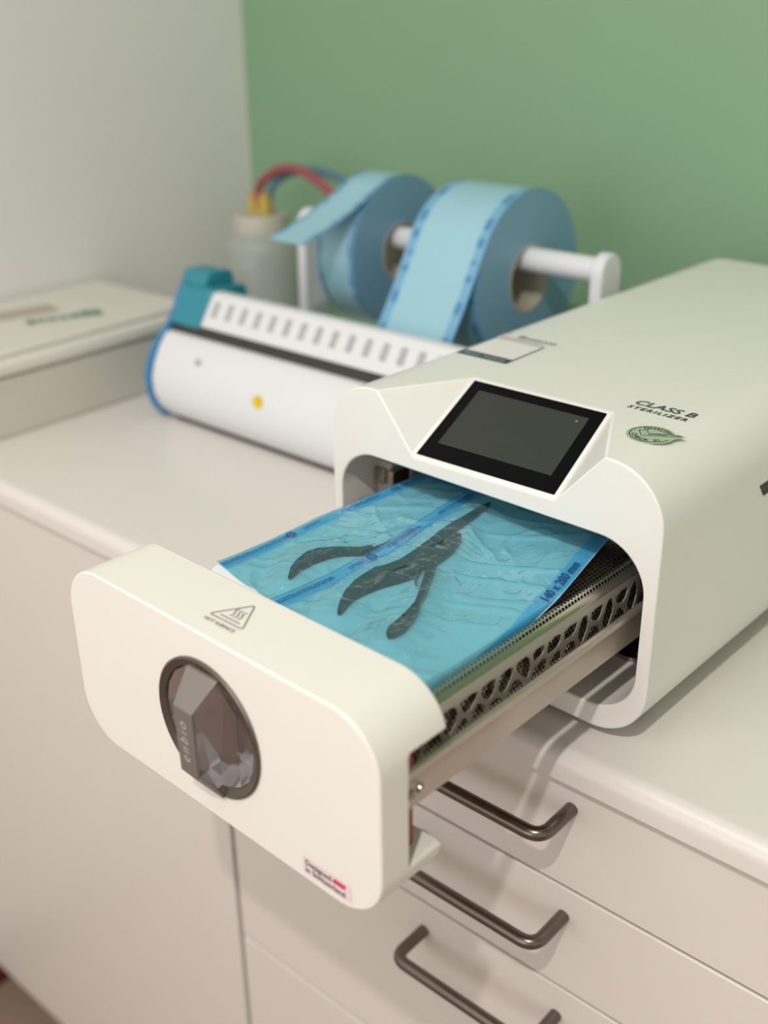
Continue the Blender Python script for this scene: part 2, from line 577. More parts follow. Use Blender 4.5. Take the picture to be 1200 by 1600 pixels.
struct(tag(box('wall_front', XL - 0.1, XR + 0.1, YF - 0.1, YF, FLOOR, CEIL, M['wall_white']), 'white painted wall behind the viewer'))

struct(tag(box('baseboard_left', XL, XL + 0.012, YF, 0.028, FLOOR, FLOOR + 0.07, M['dark_red'], bevel=0.002), 'dark red baseboard along the white wall'))

added_win = plate_with_holes('added_window_frame', [(-0.98, -0.18), (0.68, -0.18), (0.68, 1.28), (-0.98, 1.28)],  # unseen frame and sill, made up to go with the front fill light
                       [[(-0.90, -0.10), (-0.19, -0.10), (-0.19, 1.20), (-0.90, 1.20)], [(-0.11, -0.10), (0.60, -0.10), (0.60, 1.20), (-0.11, 1.20)]],
                       lambda a, b: (a + 0.30, YF + 0.001, b), (0, 0.06, 0), M['ceiling'], None)
struct(tag(added_win, 'white window frame added around the fill light behind the viewer'))
box('added_window_sill', -0.72, 1.02, YF + 0.001, YF + 0.12, -0.21, -0.18, M['ceiling'], added_win, bevel=0.003)

# ------------------------------------------------------------------ worktop and cabinets
wt = []
r = 0.011
yf, zb = -0.0345, -0.0285
wt.append((YB, zb)); wt.append((yf + 0.002, zb)); wt.append((yf, zb + 0.002))
for i in range(9):
    a = math.radians(180 - 90 * i / 8)
    wt.append((yf + r + r * math.cos(a), CT - r + r * math.sin(a)))
wt.append((YB, CT))
w = prism('worktop', wt, 'x', XL, 1.35, M['counter'], smooth=40)
tag(w, 'long off-white worktop with a rounded front edge', 'worktop')

CF = -0.0290             # cabinet front plane
def cabinet(name, label, x0, x1):
    t = thing(name, label, 'cabinet', (0.5 * (x0 + x1), 0.25, FLOOR))
    box('body', x0, x1, CF + 0.0195, YB - 0.002, -0.80, zb - 0.0004, M['carcass'], t)
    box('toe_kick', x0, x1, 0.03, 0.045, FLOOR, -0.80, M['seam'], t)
    return t
def bar_handle(x0, x1, z, parent):
    return tube('handle', bend([(x0, CF + 0.002, z), (x0, CF - 0.034, z), (x1, CF - 0.034, z), (x1, CF + 0.002, z)], 0.011, 8),
                0.0046, M['handle'], parent, seg=16)
XV = -0.1115
dc = cabinet('drawer_cabinet', 'off-white cabinet of drawers with grey metal bar handles, under the sterilizer', XV + 0.001, 0.448)
for z1, z0, hz in ((zb - 0.0015, -0.1107, -0.0480), (-0.1131, -0.1981, -0.1360), (-0.2005, -0.3746, -0.2265), (-0.3782, -0.796, -0.402)):
    d = box('drawer_front', XV + 0.0030, 0.4465, CF, CF + 0.019, z0, z1, M['cabinet'], dc, bevel=0.0009)
    h = bar_handle(0.1055, 0.2215, hz, d)
    h['label'] = 'grey metal bar handle'
lc = cabinet('base_cabinet', 'off-white handleless cabinet with one tall plain door, left of the drawers', XL + 0.003, XV - 0.001)
box('door', XL + 0.004, XV - 0.0030, CF, CF + 0.019, -0.796, zb - 0.0015, M['cabinet'], lc, bevel=0.0009)
rc = cabinet('base_cabinet', 'off-white plain cabinet at the right end, beyond the drawers', 0.4495, 1.35)
box('door', 0.4510, 0.899, CF, CF + 0.019, -0.796, zb - 0.0015, M['cabinet'], rc, bevel=0.0009)
box('door', 0.901, 1.349, CF, CF + 0.019, -0.796, zb - 0.0015, M['cabinet'], rc, bevel=0.0009)

# ------------------------------------------------------------------ sterilizer
W, H, L = 0.252, 0.1756, 0.483
ST = thing('sterilizer', 'white benchtop sterilizer with its drawer pulled out and a black touch screen', 'sterilizer', (0.126, 0.24, CT), turned=True)
RO = 0.036
FA, FB, FC, FD = (0.0415, H), (0.0715, 0.1382), (0.1825, 0.1412), (0.2125, H)   # front outline of the screen facet (x, z)
FE, FF = (0.0735, 0.0605), (0.1775, 0.0635)                                     # its back corners on the roof (x, y)
NA = 12
out = rrect(0, W, 0, H, RO, NA)
inn = rrect(0.0075, 0.2437, 0.0154, 0.1283, 0.031, NA)
k = 3 * (NA + 1)          # index of the first point of the top left arc
notch = [FD, FC, FB, FA]
out2 = out[:k] + notch + out[k:]
xi0, xi1 = inn[k - 1][0], inn[k][0]
inn2 = inn[:k] + [(xi0 + (xi1 - xi0) * t, 0.1283) for t in (0.04, 0.22, 0.78, 0.96)] + inn[k:]
n = len(out2)
V, F = [], []
V += [(x, 0, z) for x, z in out2]                     # 0..n-1 outer front
V += [(x, 0, z) for x, z in inn2]                     # n..2n-1 opening front
V += [(x, 0.082, z) for x, z in inn2]                 # 2n..3n-1 opening deep
V += [(x, L, z) for x, z in out2]                     # 3n..4n-1 back
iE, iF = len(V), len(V) + 1
V += [(FE[0], FE[1], H), (FF[0], FF[1], H)]
iD, iC, iB, iA = k, k + 1, k + 2, k + 3
for i in range(n):
    j = (i + 1) % n
    F.append((i, j, n + j, n + i))                    # front ring
    F.append((n + i, n + j, 2 * n + j, 2 * n + i))    # reveal of the opening
    if i in (iD - 1, iD, iC, iB, iA):
        continue
    F.append((i, 3 * n + i, 3 * n + j, j))            # outer skin
F.append((iD - 1, iD, iF, iE, iA, (iA + 1) % n, 3 * n + (iA + 1) % n, 3 * n + iD - 1))   # roof with the facet cut out
F.append((iA, iB, iE)); F.append((iD, iF, iC)); F.append((iC, iB, iE, iF))
F.append(tuple(3 * n + i for i in range(n) if i not in (iD, iC, iB, iA)))
used = sorted({i for f in F for i in f})
remap = {a: b for b, a in enumerate(used)}
housing = mesh('housing', [V[i] for i in used], [tuple(remap[i] for i in f) for f in F], M['white'], ST, bevel=0.0011, bseg=2, bangle=24)
housing.data.polygons.foreach_set('use_smooth', [True] * len(housing.data.polygons))
housing.data.set_sharp_from_angle(angle=math.radians(24))

# chamber behind the opening
ch_hole = rrect(0.020, 0.232, 0.040, 0.1235, 0.012, 6)
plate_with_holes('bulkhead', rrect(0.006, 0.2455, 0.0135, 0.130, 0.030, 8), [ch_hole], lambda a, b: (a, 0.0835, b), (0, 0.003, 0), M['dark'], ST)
cv, cf = [], []
nh = len(ch_hole)
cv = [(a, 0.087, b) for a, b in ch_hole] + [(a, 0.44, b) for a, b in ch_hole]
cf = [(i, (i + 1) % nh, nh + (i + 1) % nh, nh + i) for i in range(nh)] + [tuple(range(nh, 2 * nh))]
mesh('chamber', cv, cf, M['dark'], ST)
br = prism('latch_bracket', [(0.0082, 0.034), (0.0225, 0.034), (0.0225, 0.046), (0.030, 0.046), (0.030, 0.082), (0.0082, 0.082)], 'z', 0.078, 0.108, M['bay'], ST, bevel=0.0008)
box('latch_hook', 0.0095, 0.0185, 0.0305, 0.0338, 0.092, 0.1035, M['steel'], br, bevel=0.0005)
box('latch_hook', 0.024, 0.0295, 0.028, 0.0455, 0.095, 0.1055, M['steel'], br, bevel=0.0005)
fan = lathe('floor_fan', [(0.0, 0.0), (0.022, 0.0), (0.022, 0.003), (0.018, 0.004), (0.018, 0.0015), (0.0, 0.0015)], (0.204, 0.076, 0.0156), M['steel'], ST)
lathe('fan_disc', [(0.0, 0.0), (0.0175, 0.0), (0.0175, 0.002), (0.0, 0.002)], (0.204, 0.076, 0.0176), M['rubber'], fan)
for x in (0.03, 0.222):
    for y in (0.035, 0.45):
        lathe('foot', [(0.0, 0.0), (0.009, 0.0), (0.011, 0.0062), (0.0, 0.0062)], (x, y, CT), M['rubber'], ST, seg=20)
grip = prism('side_grip', [(0.117, 0.1306), (0.124, 0.122), (0.24, 0.122), (0.24, 0.1306)], 'x', W - 0.002, W + 0.0006, M['print_black'], ST)
grip['label'] = 'dark slot on the flank'

# touch screen on the facet
B3, C3 = Vector((FB[0], 0, FB[1])), Vector((FC[0], 0, FC[1]))
E3, F3 = Vector((FE[0], FE[1], H)), Vector((FF[0], FF[1], H))
nrm = (C3 - B3).cross(E3 - B3).normalized()
def facet(s, t, off):
    return (B3.lerp(C3, s)).lerp(E3.lerp(F3, s), t) + nrm * off
def facet_plate(name, s0, s1, t0, t1, o0, o1, m, parent, bevel=0.0):
    v = [facet(s, t, o0) for s, t in ((s0, t0), (s1, t0), (s1, t1), (s0, t1))] + [facet(s, t, o1) for s, t in ((s0, t0), (s1, t0), (s1, t1), (s0, t1))]
    f = [(3, 2, 1, 0), (4, 5, 6, 7)] + [(i, (i + 1) % 4, 4 + (i + 1) % 4, 4 + i) for i in range(4)]
    return mesh(name, v, f, m, parent, bevel=bevel)
scr = facet_plate('touch_screen', 0.022, 0.975, 0.035, 0.965, -0.001, 0.0008, M['black'], ST, bevel=0.0003)
scr['label'] = 'black glass touch screen, switched off'
facet_plate('display', 0.105, 0.895, 0.20, 0.865, 0.0007, 0.00095, M['display'], scr)
lathe('sensor_dot', [(0.0, 0.0), (0.0009, 0.0), (0.0009, 0.0002), (0.0, 0.0002)], (0, 0, 0), M['print_grey'], scr, seg=10)
dot = scr.children[-1]
qn = nrm.to_track_quat('Z', 'Y')
dot.location = facet(0.46, 0.075, 0.0008); dot.rotation_euler = qn.to_euler()
lathe('home_mark', [(0.0, 0.0), (0.0022, 0.0), (0.0022, 0.0001), (0.0, 0.0001)], (0, 0, 0), M['print_black'], scr, seg=14)
dot = scr.children[-1]
dot.location = facet(0.835, 0.80, 0.00096); dot.rotation_euler = qn.to_euler()

# print and stickers on the roof
X, Y = (1, 0, 0), (0, 1, 0)
ZT = H + 0.00035
text('printed_lettering', 'CLASS B', 0.0110, (0.1985, 0.0885, ZT), (1, 0.02, 0), (-0.02, 1, 0), M['print_dark'], ST, bold=0.00022, space=1.02, shear=0.15)
text('printed_lettering', 'STERILIZER', 0.0062, (0.1985, 0.0790, ZT), (1, 0.02, 0), (-0.02, 1, 0), M['print_dark'], ST, bold=0.00022, space=1.32, shear=0.15)
# round quality sticker with a tick breaking out of its edge
qc, qr = (0.2140, 0.0455), 0.0140
poly = []
for i in range(48):
    a = 2 * math.pi * i / 48
    if 0.22 < a < 0.62:
        continue
    poly.append((qc[0] + qr * math.cos(a), qc[1] + qr * math.sin(a)))
ins = 2
poly = poly[:ins] + [(qc[0] + 0.0160, qc[1] + 0.0068), (qc[0] + 0.0172, qc[1] + 0.0090), (qc[0] + 0.0120, qc[1] + 0.0098)] + poly[ins:]
qs = prism('quality_sticker', poly, 'z', H + 0.00005, H + 0.0003, M['sticker_green'], ST)
qs['label'] = 'round sage green quality check sticker'
ring = [(qr * 0.86 * math.cos(2 * math.pi * i / 48), qr * 0.86 * math.sin(2 * math.pi * i / 48)) for i in range(5, 48)]
stroke('sticker_ring', ring, 0.0006, (qc[0], qc[1], ZT + 0.0001), X, Y, M['print_black'], qs)
stroke('sticker_tick', [(-0.0088, 0.0022), (-0.0035, -0.0048), (0.0142, 0.0070), (0.0152, 0.0084), (0.0080, 0.0066), (-0.0015, 0.0002), (-0.0052, 0.0048), (-0.0088, 0.0022)],
       0.0006, (qc[0], qc[1], ZT + 0.0001), X, Y, M['print_black'], qs)
stroke('sticker_tick', [(-0.0010, -0.0012), (0.0030, 0.0022), (0.0080, 0.0040)], 0.0005, (qc[0], qc[1], ZT + 0.0001), X, Y, M['print_black'], qs)
def arc_fn(rad, up):
    def fn(x, y):
        if up:
            a = math.pi / 2 - x / rad
            return Vector((qc[0] + (rad + y) * math.cos(a), qc[1] + (rad + y) * math.sin(a), ZT + 0.0001))
        a = -math.pi / 2 + x / rad
        return Vector((qc[0] + (rad - y) * math.cos(a), qc[1] + (rad - y) * math.sin(a), ZT + 0.0001))
    return fn
text('sticker_lettering', 'QUALITY', 0.0042, (0, 0, 0), X, Y, M['print_black'], qs, fn=arc_fn(0.0095, True), bold=0.0001, space=1.05)
text('sticker_lettering', 'CHECK  01', 0.0042, (0, 0, 0), X, Y, M['print_black'], qs, fn=arc_fn(0.0095, False), bold=0.0001, space=1.05)
# service sticker: navy frame, white field (its code is left out), navy band
so, sxd, syd = (0.0500, 0.1205, H + 0.0001), (0.999, 0.030, 0), (-0.030, 0.999, 0)
ss = quad('service_sticker', so, sxd, syd, -0.0215, 0.0215, -0.0245, 0.0235, M['sticker_navy'], ST)
ss['label'] = 'navy framed white service sticker'
quad('sticker_field', (so[0], so[1], so[2] + 0.00012), sxd, syd, -0.0200, 0.0200, -0.0145, 0.0222, M['sticker_white'], ss)
text('sticker_lettering', 'Remote  Assistance', 0.0044, Vector(so) + Vector((0, -0.0195, 0.00015)), sxd, syd, M['print_light'], ss, bold=0.00006)
text('printed_lettering', 'Bosecco', 0.0098, (0.0565, 0.1548, ZT), sxd, syd, M['print_grey'], ST, shear=0.15, bold=0.00005)
stroke('logo_mark', [(-0.004, -0.003), (0.0, 0.002), (0.004, 0.003)], 0.0012, (0.0270, 0.1552, ZT), sxd, syd, M['red_print'], ST)
stroke('printed_line', [(-0.018, 0.0), (0.018, 0.0)], 0.0009, (0.0490, 0.1475, ZT), sxd, syd, M['print_grey'], ST)

# ---- drawer: front panel shell
D = 0.2167
DX0, DX1, DZ0, DZ1, DR = 0.0079, 0.2445, 0.0150, 0.1278, 0.0285
def dense(pts, step=0.009):
    o = []
    for i, p in enumerate(pts):
        q = pts[(i + 1) % len(pts)]
        m_ = max(1, int(math.dist(p, q) / step))
        o += [(p[0] + (q[0] - p[0]) * t / m_, p[1] + (q[1] - p[1]) * t / m_) for t in range(m_)]
    return o
KX, KZ, KR = 0.1258, 0.0722, 0.0396
dout = dense(rrect(DX0, DX1, DZ0, DZ1, DR, 14))
# inner outline: the same points moved inwards
dinn = []
for x, z in dout:
    cx_, cz_ = min(max(x, DX0 + DR), DX1 - DR), min(max(z, DZ0 + DR), DZ1 - DR)
    l_ = math.hypot(x - cx_, z - cz_)
    dinn.append((x - (x - cx_) / l_ * 0.003, z - (z - cz_) / l_ * 0.003))
nd = len(dout)
def seg_depth(i):
    j = (i + 1) % nd
    z = 0.5 * (dout[i][1] + dout[j][1])
    return 0.0455 if z > 0.1065 else (0.0425 if z < 0.0405 else 0.0190)
V, F = [], []
def add(*pts):
    i0 = len(V)
    V.extend(pts)
    F.append(tuple(range(i0, i0 + len(pts))))
for i in range(nd):
    j = (i + 1) % nd
    (ax, az), (bx, bz) = dout[i], dout[j]
    (cx, cz), (ex, ez) = dinn[i], dinn[j]
    y0, yi, y1 = -D, -D + 0.004, -D + seg_depth(i)
    add((ax, y0, az), (ax, y1, az), (bx, y1, bz), (bx, y0, bz))
    add((cx, yi, cz), (ex, yi, ez), (ex, y1, ez), (cx, y1, cz))
    add((ax, y1, az), (cx, y1, cz), (ex, y1, ez), (bx, y1, bz))
    d0, d1 = seg_depth(i), seg_depth(j)
    if abs(d0 - d1) > 1e-6:
        add((bx, -D + d0, bz), (ex, -D + d0, ez), (ex, -D + d1, ez), (bx, -D + d1, bz))
hole = []
for x, z in dout:
    a = math.atan2(z - KZ, x - KX)
    hole.append((KX + (KR - 0.0025) * math.cos(a), KZ + (KR - 0.0025) * math.sin(a)))
for i in range(nd):
    j = (i + 1) % nd
    add((dout[i][0], -D, dout[i][1]), (dout[j][0], -D, dout[j][1]), (hole[j][0], -D, hole[j][1]), (hole[i][0], -D, hole[i][1]))
    add((hole[i][0], -D, hole[i][1]), (hole[j][0], -D, hole[j][1]), (hole[j][0], -D + 0.012, hole[j][1]), (hole[i][0], -D + 0.012, hole[i][1]))
me = bpy.data.meshes.new('drawer_panel')
me.from_pydata(V, [], F)
b = bmesh.new(); b.from_mesh(me)
bmesh.ops.remove_doubles(b, verts=b.verts, dist=1e-6)
bmesh.ops.recalc_face_normals(b, faces=b.faces)
b.to_mesh(me); b.free()
panel = finish('drawer_panel', me, M['door_white'], ST, bevel=0.0009, bseg=2, bangle=40)
panel['label'] = 'white rounded front panel of the pulled-out drawer'
mount = prism('door_mount', rrect(0.020, 0.2330, 0.024, 0.110, 0.020, 6), 'y', -D + 0.0120, -0.1892, M['bay'], panel, smooth=40)
ledge = [q for q in dinn if q[1] < 0.0422]
ledge.sort(key=lambda q: math.atan2(q[1] - 0.2, q[0] - 0.126))
prism('lower_ledge', ledge, 'y', -D + 0.004, -D + 0.0422, M['door_white'], panel, smooth=40)
prism('gasket', rrect(0.018, 0.2350, 0.022, 0.1125, 0.022, 6), 'y', -0.1892, -0.1848, M['red'], panel, smooth=40)

# hot surface mark on top of the panel
HO = (0.1264, -0.1945, DZ1 + 0.0003)
hx, hy = (0.998, 0.02, 0), (-0.02, 0.998, 0)
def rtri(pts, rr, n=5):
    o = []
    m_ = len(pts)
    for i in range(m_):
        p = Vector(pts[i]); a = (Vector(pts[i - 1]) - p).normalized(); q = (Vector(pts[(i + 1) % m_]) - p).normalized()
        for kk in range(n + 1):
            t = kk / n
            w_ = (p + a * rr) * (1 - t) ** 2 + p * 2 * t * (1 - t) + (p + q * rr) * t * t
            o.append((w_.x, w_.y))
    return o
hot = stroke('warning_triangle', rtri([(-0.0122, -0.0065), (0.0122, -0.0065), (0.0, 0.0132)], 0.0022), 0.0007, HO, hx, hy, M['print_grey'], panel, closed=True)
stroke('warning_bar', [(-0.0073, -0.0037), (0.0073, -0.0037)], 0.0007, HO, hx, hy, M['print_grey'], hot)
for kx in (-0.0028, 0.0, 0.0028):
    stroke('heat_wave', [(kx + 0.0010 * math.sin(t * 6.2), -0.0016 + 0.0072 * t) for t in [i / 10 for i in range(11)]], 0.0007, HO, hx, hy, M['print_grey'], hot)
text('printed_lettering', 'HOT SURFACE', 0.0034, (HO[0], HO[1] - 0.0105, HO[2]), hx, hy, M['print_grey'], panel, bold=0.00004)
# origin sticker low on the front
so2, Zd = (0.2083, -D - 0.0003, 0.0244), (0, 0, 1)
st = mesh('origin_sticker', [(so2[0] + a, -D - 0.0002, so2[2] + q) for a, q in rrect(-0.0165, 0.0165, -0.0047, 0.0052, 0.0012, 4)], [tuple(range(20))], M['sticker_pink'], panel, fix=False)
text('sticker_lettering', 'Designed', 0.0048, (so2[0] - 0.0145, -D - 0.0004, so2[2] + 0.0022), X, Zd, M['print_black'], st, align='LEFT', bold=0.00006)
text('sticker_lettering', 'in Switzerland', 0.0048, (so2[0] - 0.0145, -D - 0.0004, so2[2] - 0.0022), X, Zd, M['print_black'], st, align='LEFT', bold=0.00006)
mesh('sticker_flag', [(so2[0] + a, -D - 0.0004, so2[2] + q) for a, q in ((0.0040, 0.0012), (0.0122, 0.0012), (0.0136, 0.0040), (0.0054, 0.0040))], [(0, 1, 2, 3)], M['red_print'], st, fix=False)

# knob: ring, faceted chrome bowl, raised grip bar
def K(u, v, w):           # knob frame: u right, v up, w out of the panel
    return (KX + u, -D - w, KZ + v)
kv, kf = [], []
SEG = 64
prof = [(KR, -0.0005), (KR, 0.0010), (KR - 0.0010, 0.0016), (KR - 0.0050, 0.0004), (KR - 0.0054, -0.001)]
for r_, h_ in prof:
    for i in range(SEG):
        a = 2 * math.pi * i / SEG
        kv.append(K(r_ * math.cos(a), r_ * math.sin(a), h_))
for s in range(len(prof) - 1):
    for i in range(SEG):
        j = (i + 1) % SEG
        kf.append((s * SEG + i, s * SEG + j, (s + 1) * SEG + j, (s + 1) * SEG + i))
knob = mesh('knob_ring', kv, kf, M['ring'], panel, smooth=30)
knob['label'] = 'dark metal ring of the round lock knob'
RB = KR - 0.0054
def rimp(deg, rad=RB, w=-0.0008):
    return (rad * math.cos(math.radians(deg)), rad * math.sin(math.radians(deg)), w)
angs = [-88, -70, -52, -34, -16, 2, 22, 42, 64, 86]
half_pts = [rimp(a) for a in angs] + [(0.0150, -0.0125, -0.0058), (0.0165, 0.0120, -0.0048), (-0.0060, -0.0260, -0.0050), (0.0045, 0.0240, -0.0050), (-0.0030, 0.0000, -0.0066)]
A_, B_, C_, D_, E_ = 10, 11, 12, 13, 14
half_faces = [(0, 1, A_, C_), (1, 2, A_), (2, 3, A_), (3, 4, A_), (4, 5, B_, A_), (5, 6, B_), (6, 7, B_), (7, 8, D_, B_), (8, 9, D_), (A_, B_, E_), (B_, D_, E_), (C_, A_, E_)]
for sg in (1, -1):
    bw = mesh('knob_bowl', [K(sg * p[0], p[1], p[2]) for p in half_pts], half_faces, M['chrome'], knob, fix=False)
    bw['label'] = 'faceted chrome bowl beside the grip'
mesh('knob_back', [K(*rimp(i * 7.5, KR - 0.003, -0.0115)) for i in range(48)], [tuple(range(48))], M['ring'], knob, fix=False)
# grip bar sections: (v, half width, centre u, height w)
sec = [(0.0345, 0.0118, 0.0016, 0.0024), (0.0207, 0.0074, 0.0022, 0.0165), (-0.0245, 0.0070, -0.0040, 0.0118), (-0.0385, 0.0110, -0.0010, 0.0022)]
gv, gf = [], []
for v_, hw, cu_, w_ in sec:
    gv += [K(cu_ - hw, v_, w_), K(cu_ + hw, v_, w_), K(cu_ + hw - 0.0005, v_, w_ - 0.0022), K(cu_ - hw + 0.0005, v_, w_ - 0.0022)]
for s_ in range(3):
    a, q = s_ * 4, s_ * 4 + 4
    for i in range(4):
        gf.append((a + i, a + (i + 1) % 4, q + (i + 1) % 4, q + i))
gf += [(0, 1, 2, 3), (12, 13, 14, 15)]
gb = mesh('knob_grip', gv, gf, M['grip'], panel, bevel=0.0005, bseg=2, bangle=10)
gb['label'] = 'raised grey grip bar of the lock knob'
# chrome flanks under the bar
fv, ff_ = [], []
for v_, hw, cu_, w_ in sec:
    fv += [K(cu_ - hw + 0.0008, v_ * 0.985, w_ - 0.0020), K(cu_ + hw - 0.0008, v_ * 0.985, w_ - 0.0020), K(cu_ + hw - 0.0030, v_ * 0.93, -0.0105), K(cu_ - hw + 0.0030, v_ * 0.93, -0.0105)]
for s_ in range(3):
    a, q = s_ * 4, s_ * 4 + 4
    for i in range(4):
        ff_.append((a + i, a + (i + 1) % 4, q + (i + 1) % 4, q + i))
ff_ += [(0, 1, 2, 3), (12, 13, 14, 15)]
mesh('grip_flank', fv, ff_, M['chrome'], gb)
p1, p2 = Vector(K(0.0022, 0.0207, 0.0165)), Vector(K(-0.0040, -0.0245, 0.0118))
up = (p1 - p2).normalized()
side = Vector((1, 0, 0)); side = (side - up * side.dot(up)).normalized()
fn_ = side.cross(up).normalized()
if fn_.y > 0: fn_ = -fn_
text('engraved_lettering', 'enbio', 0.0098, p2.lerp(p1, 0.52) + fn_ * 0.0003 - side * 0.0006, up, -side, M['print_light'], gb, space=1.35, bold=-0.0001)

# ---- drawer: slide rails and pierced side panels
def voronoi_cells(seeds, x0, x1, y0, y1, shrink):
    cells = []
    for i, (sx, sy) in enumerate(seeds):
        poly = [Vector((x0, y0)), Vector((x1, y0)), Vector((x1, y1)), Vector((x0, y1))]
        for k_, (tx, ty) in enumerate(seeds):
            if k_ == i or abs(tx - sx) > 0.06:
                continue
            nn = Vector((tx - sx, ty - sy))
            mid = Vector(((sx + tx) / 2, (sy + ty) / 2)) - nn.normalized() * shrink
            res = []
            for a in range(len(poly)):
                p, q = poly[a], poly[(a + 1) % len(poly)]
                dp, dq = (p - mid).dot(nn), (q - mid).dot(nn)
                if dp <= 0: res.append(p)
                if dp * dq < 0: res.append(p.lerp(q, dp / (dp - dq)))
            poly = res
            if len(poly) < 3: break
        if len(poly) >= 3:
            # soften the corners
            o = []
            for a in range(len(poly)):
                p = poly[a]
                for q in (poly[a - 1], poly[(a + 1) % len(poly)]):
                    o.append(p.lerp(q, 0.22))
            cells.append([(v.x, v.y) for v in o])
    return cells
seeds = [(-0.160, 0.0800), (-0.146, 0.0850), (-0.1385, 0.0775), (-0.1326, 0.0905), (-0.1248, 0.0805), (-0.1165, 0.0885), (-0.1038, 0.0860), (-0.0945, 0.0790),
         (-0.0856, 0.0880), (-0.0715, 0.0805), (-0.0745, 0.0915), (-0.0603, 0.0895), (-0.0573, 0.0790), (-0.0440, 0.0800), (-0.0437, 0.0905), (-0.0318, 0.0858),
         (-0.021, 0.0792), (-0.018, 0.090), (-0.006, 0.085), (0.006, 0.079), (0.008, 0.090), (0.020, 0.0845), (0.032, 0.080), (0.035, 0.0905), (0.046, 0.085), (-0.172, 0.088), (-0.1105, 0.0770)]
cells = voronoi_cells(seeds, -0.176, 0.056, 0.0745, 0.0945, 0.0015)
PX = 0.2262
for side_x, th in ((PX, -0.0008), (0.2520 - PX, 0.0008)):
    s = 1 if side_x > 0.1 else -1
    dz = 0.0 if s > 0 else -0.0090
    sp_ = plate_with_holes('side_panel', [(-0.1862, 0.0715), (0.060, 0.0715), (0.060, 0.0995 + dz), (-0.1862, 0.0995 + dz)], cells if s > 0 else [], lambda a, q, s=side_x: (s, a, q), (th, 0, 0), M['panel'], ST)
    fl = []
    for dx, z in ((0.0, 0.0992), (0.0, 0.1008), (-0.0012, 0.1028), (-0.0032, 0.1036), (-0.0036, 0.1030), (-0.0016, 0.1020), (-0.0008, 0.1004), (-0.0008, 0.0992)):
        fl.append((side_x + s * dx, z + dz))
    prism('panel_flange', fl, 'y', -0.1862, 0.060, M['steel'], sp_, smooth=50)
    # slide rail with a rolled upper edge
    rx = 0.2328 if s > 0 else 0.2520 - 0.2328
    rl = []
    for dx, z in ((0, 0.0640), (0.0030, 0.0640), (0.0030, 0.0800), (0.0040, 0.0815), (0.0046, 0.0835), (0.0040, 0.0858), (0.0022, 0.0866), (0.0006, 0.0856), (0.0002, 0.0838), (0.0012, 0.0826), (0.0012, 0.0660), (0, 0.0660)):
        rl.append((rx + s * dx, z))
    rail = prism('slide_rail', rl, 'y', -0.1965, 0.0800, M['rail'], ST, smooth=40)
    for yy, zz in ((-0.1800, 0.0715), (-0.1862, 0.0712)):
        lathe('screw', [(0.0, 0.0), (0.0026, 0.0), (0.0022, s * 0.0010), (0.0012, s * 0.0010), (0.0009, s * 0.0004), (0.0, s * 0.0004)],
              (rx + s * 0.0030, yy, zz), M['steel'], rail, seg=16, axis='x')

# ------------------------------------------------------------------ perforated tray in the drawer
def swept(name, prof, y0, y1, m, parent):
    me = bpy.data.meshes.new(name)
    ss_ = [0.0]
    for a, q in zip(prof, prof[1:]):
        ss_.append(ss_[-1] + math.dist(a, q))
    v = [(x, y0, z) for x, z in prof] + [(x, y1, z) for x, z in prof]
    n_ = len(prof)
    f = [(i, i + 1, n_ + i + 1, n_ + i) for i in range(n_ - 1)]
    me.from_pydata(v, [], f)
    uv = me.uv_layers.new(name='UVMap')
    for p in me.polygons:
        for li in p.loop_indices:
            vi = me.loops[li].vertex_index
            uv.data[li].uv = (me.vertices[vi].co.y + 1, ss_[vi % n_])
    return finish(name, me, m, parent, smooth=40)
TR = thing('instrument_tray', 'perforated steel tray lying in the pulled-out drawer', 'tray', (0.126, -0.04, 0.06), turned=True)
half = [(0.0870, 0.0985), (0.0898, 0.0995), (0.0910, 0.1030), (0.0925, 0.1052), (0.0945, 0.1058), (0.0963, 0.1048), (0.0970, 0.1030), (0.0970, 0.0600)]
prof = [(0.126 - x + 0.0120, z - (0.0016 if z > 0.1 else 0)) for x, z in half[::-1]] + [(0.126 + x, z) for x, z in half]
swept('tray_sheet', prof, -0.182, 0.060, M['perf'], TR)
box('tray_floor', 0.0420, 0.221, -0.182, 0.060, 0.0588, 0.0600, M['steel'], TR)
box('tray_end', 0.0420, 0.221, 0.0600, 0.0612, 0.0600, 0.1030, M['steel'], TR)
box('tray_end', 0.0420, 0.221, -0.1832, -0.182, 0.0600, 0.1030, M['steel'], TR)

# ------------------------------------------------------------------ instruments
PA = [(0.1162, 0.0268), (0.1154, 0.0171), (0.1165, 0.0006), (0.1169, -0.0146), (0.1184, -0.027), (0.1211, -0.0406), (0.1239, -0.0574), (0.1254, -0.0722), (0.1236, -0.0829), (0.1211, -0.0881), (0.1216, -0.0964), (0.1229, -0.1069), (0.127, -0.1184), (0.1333, -0.1291), (0.1396, -0.1372), (0.1408, -0.135), (0.138, -0.1281), (0.1354, -0.1197), (0.1358, -0.1084), (0.1377, -0.0983), (0.1408, -0.0893), (0.1434, -0.0796), (0.1425, -0.0656), (0.1425, -0.0523), (0.1399, -0.0396), (0.1349, -0.0272), (0.1314, -0.0223), (0.1278, -0.0235), (0.1255, -0.0268), (0.1234, -0.0116), (0.1211, 0.006)]
PB = [(0.133, -0.0532), (0.1356, -0.0496), (0.1436, -0.0604), (0.153, -0.0757), (0.1609, -0.0896), (0.1661, -0.1), (0.1709, -0.1073), (0.1746, -0.1163), (0.1775, -0.1257), (0.1775, -0.133), (0.1761, -0.1371), (0.1733, -0.1357), (0.1708, -0.1307), (0.1697, -0.1237), (0.1676, -0.1144), (0.1645, -0.1036), (0.1596, -0.095), (0.153, -0.0843), (0.1447, -0.0714), (0.1371, -0.0601)]
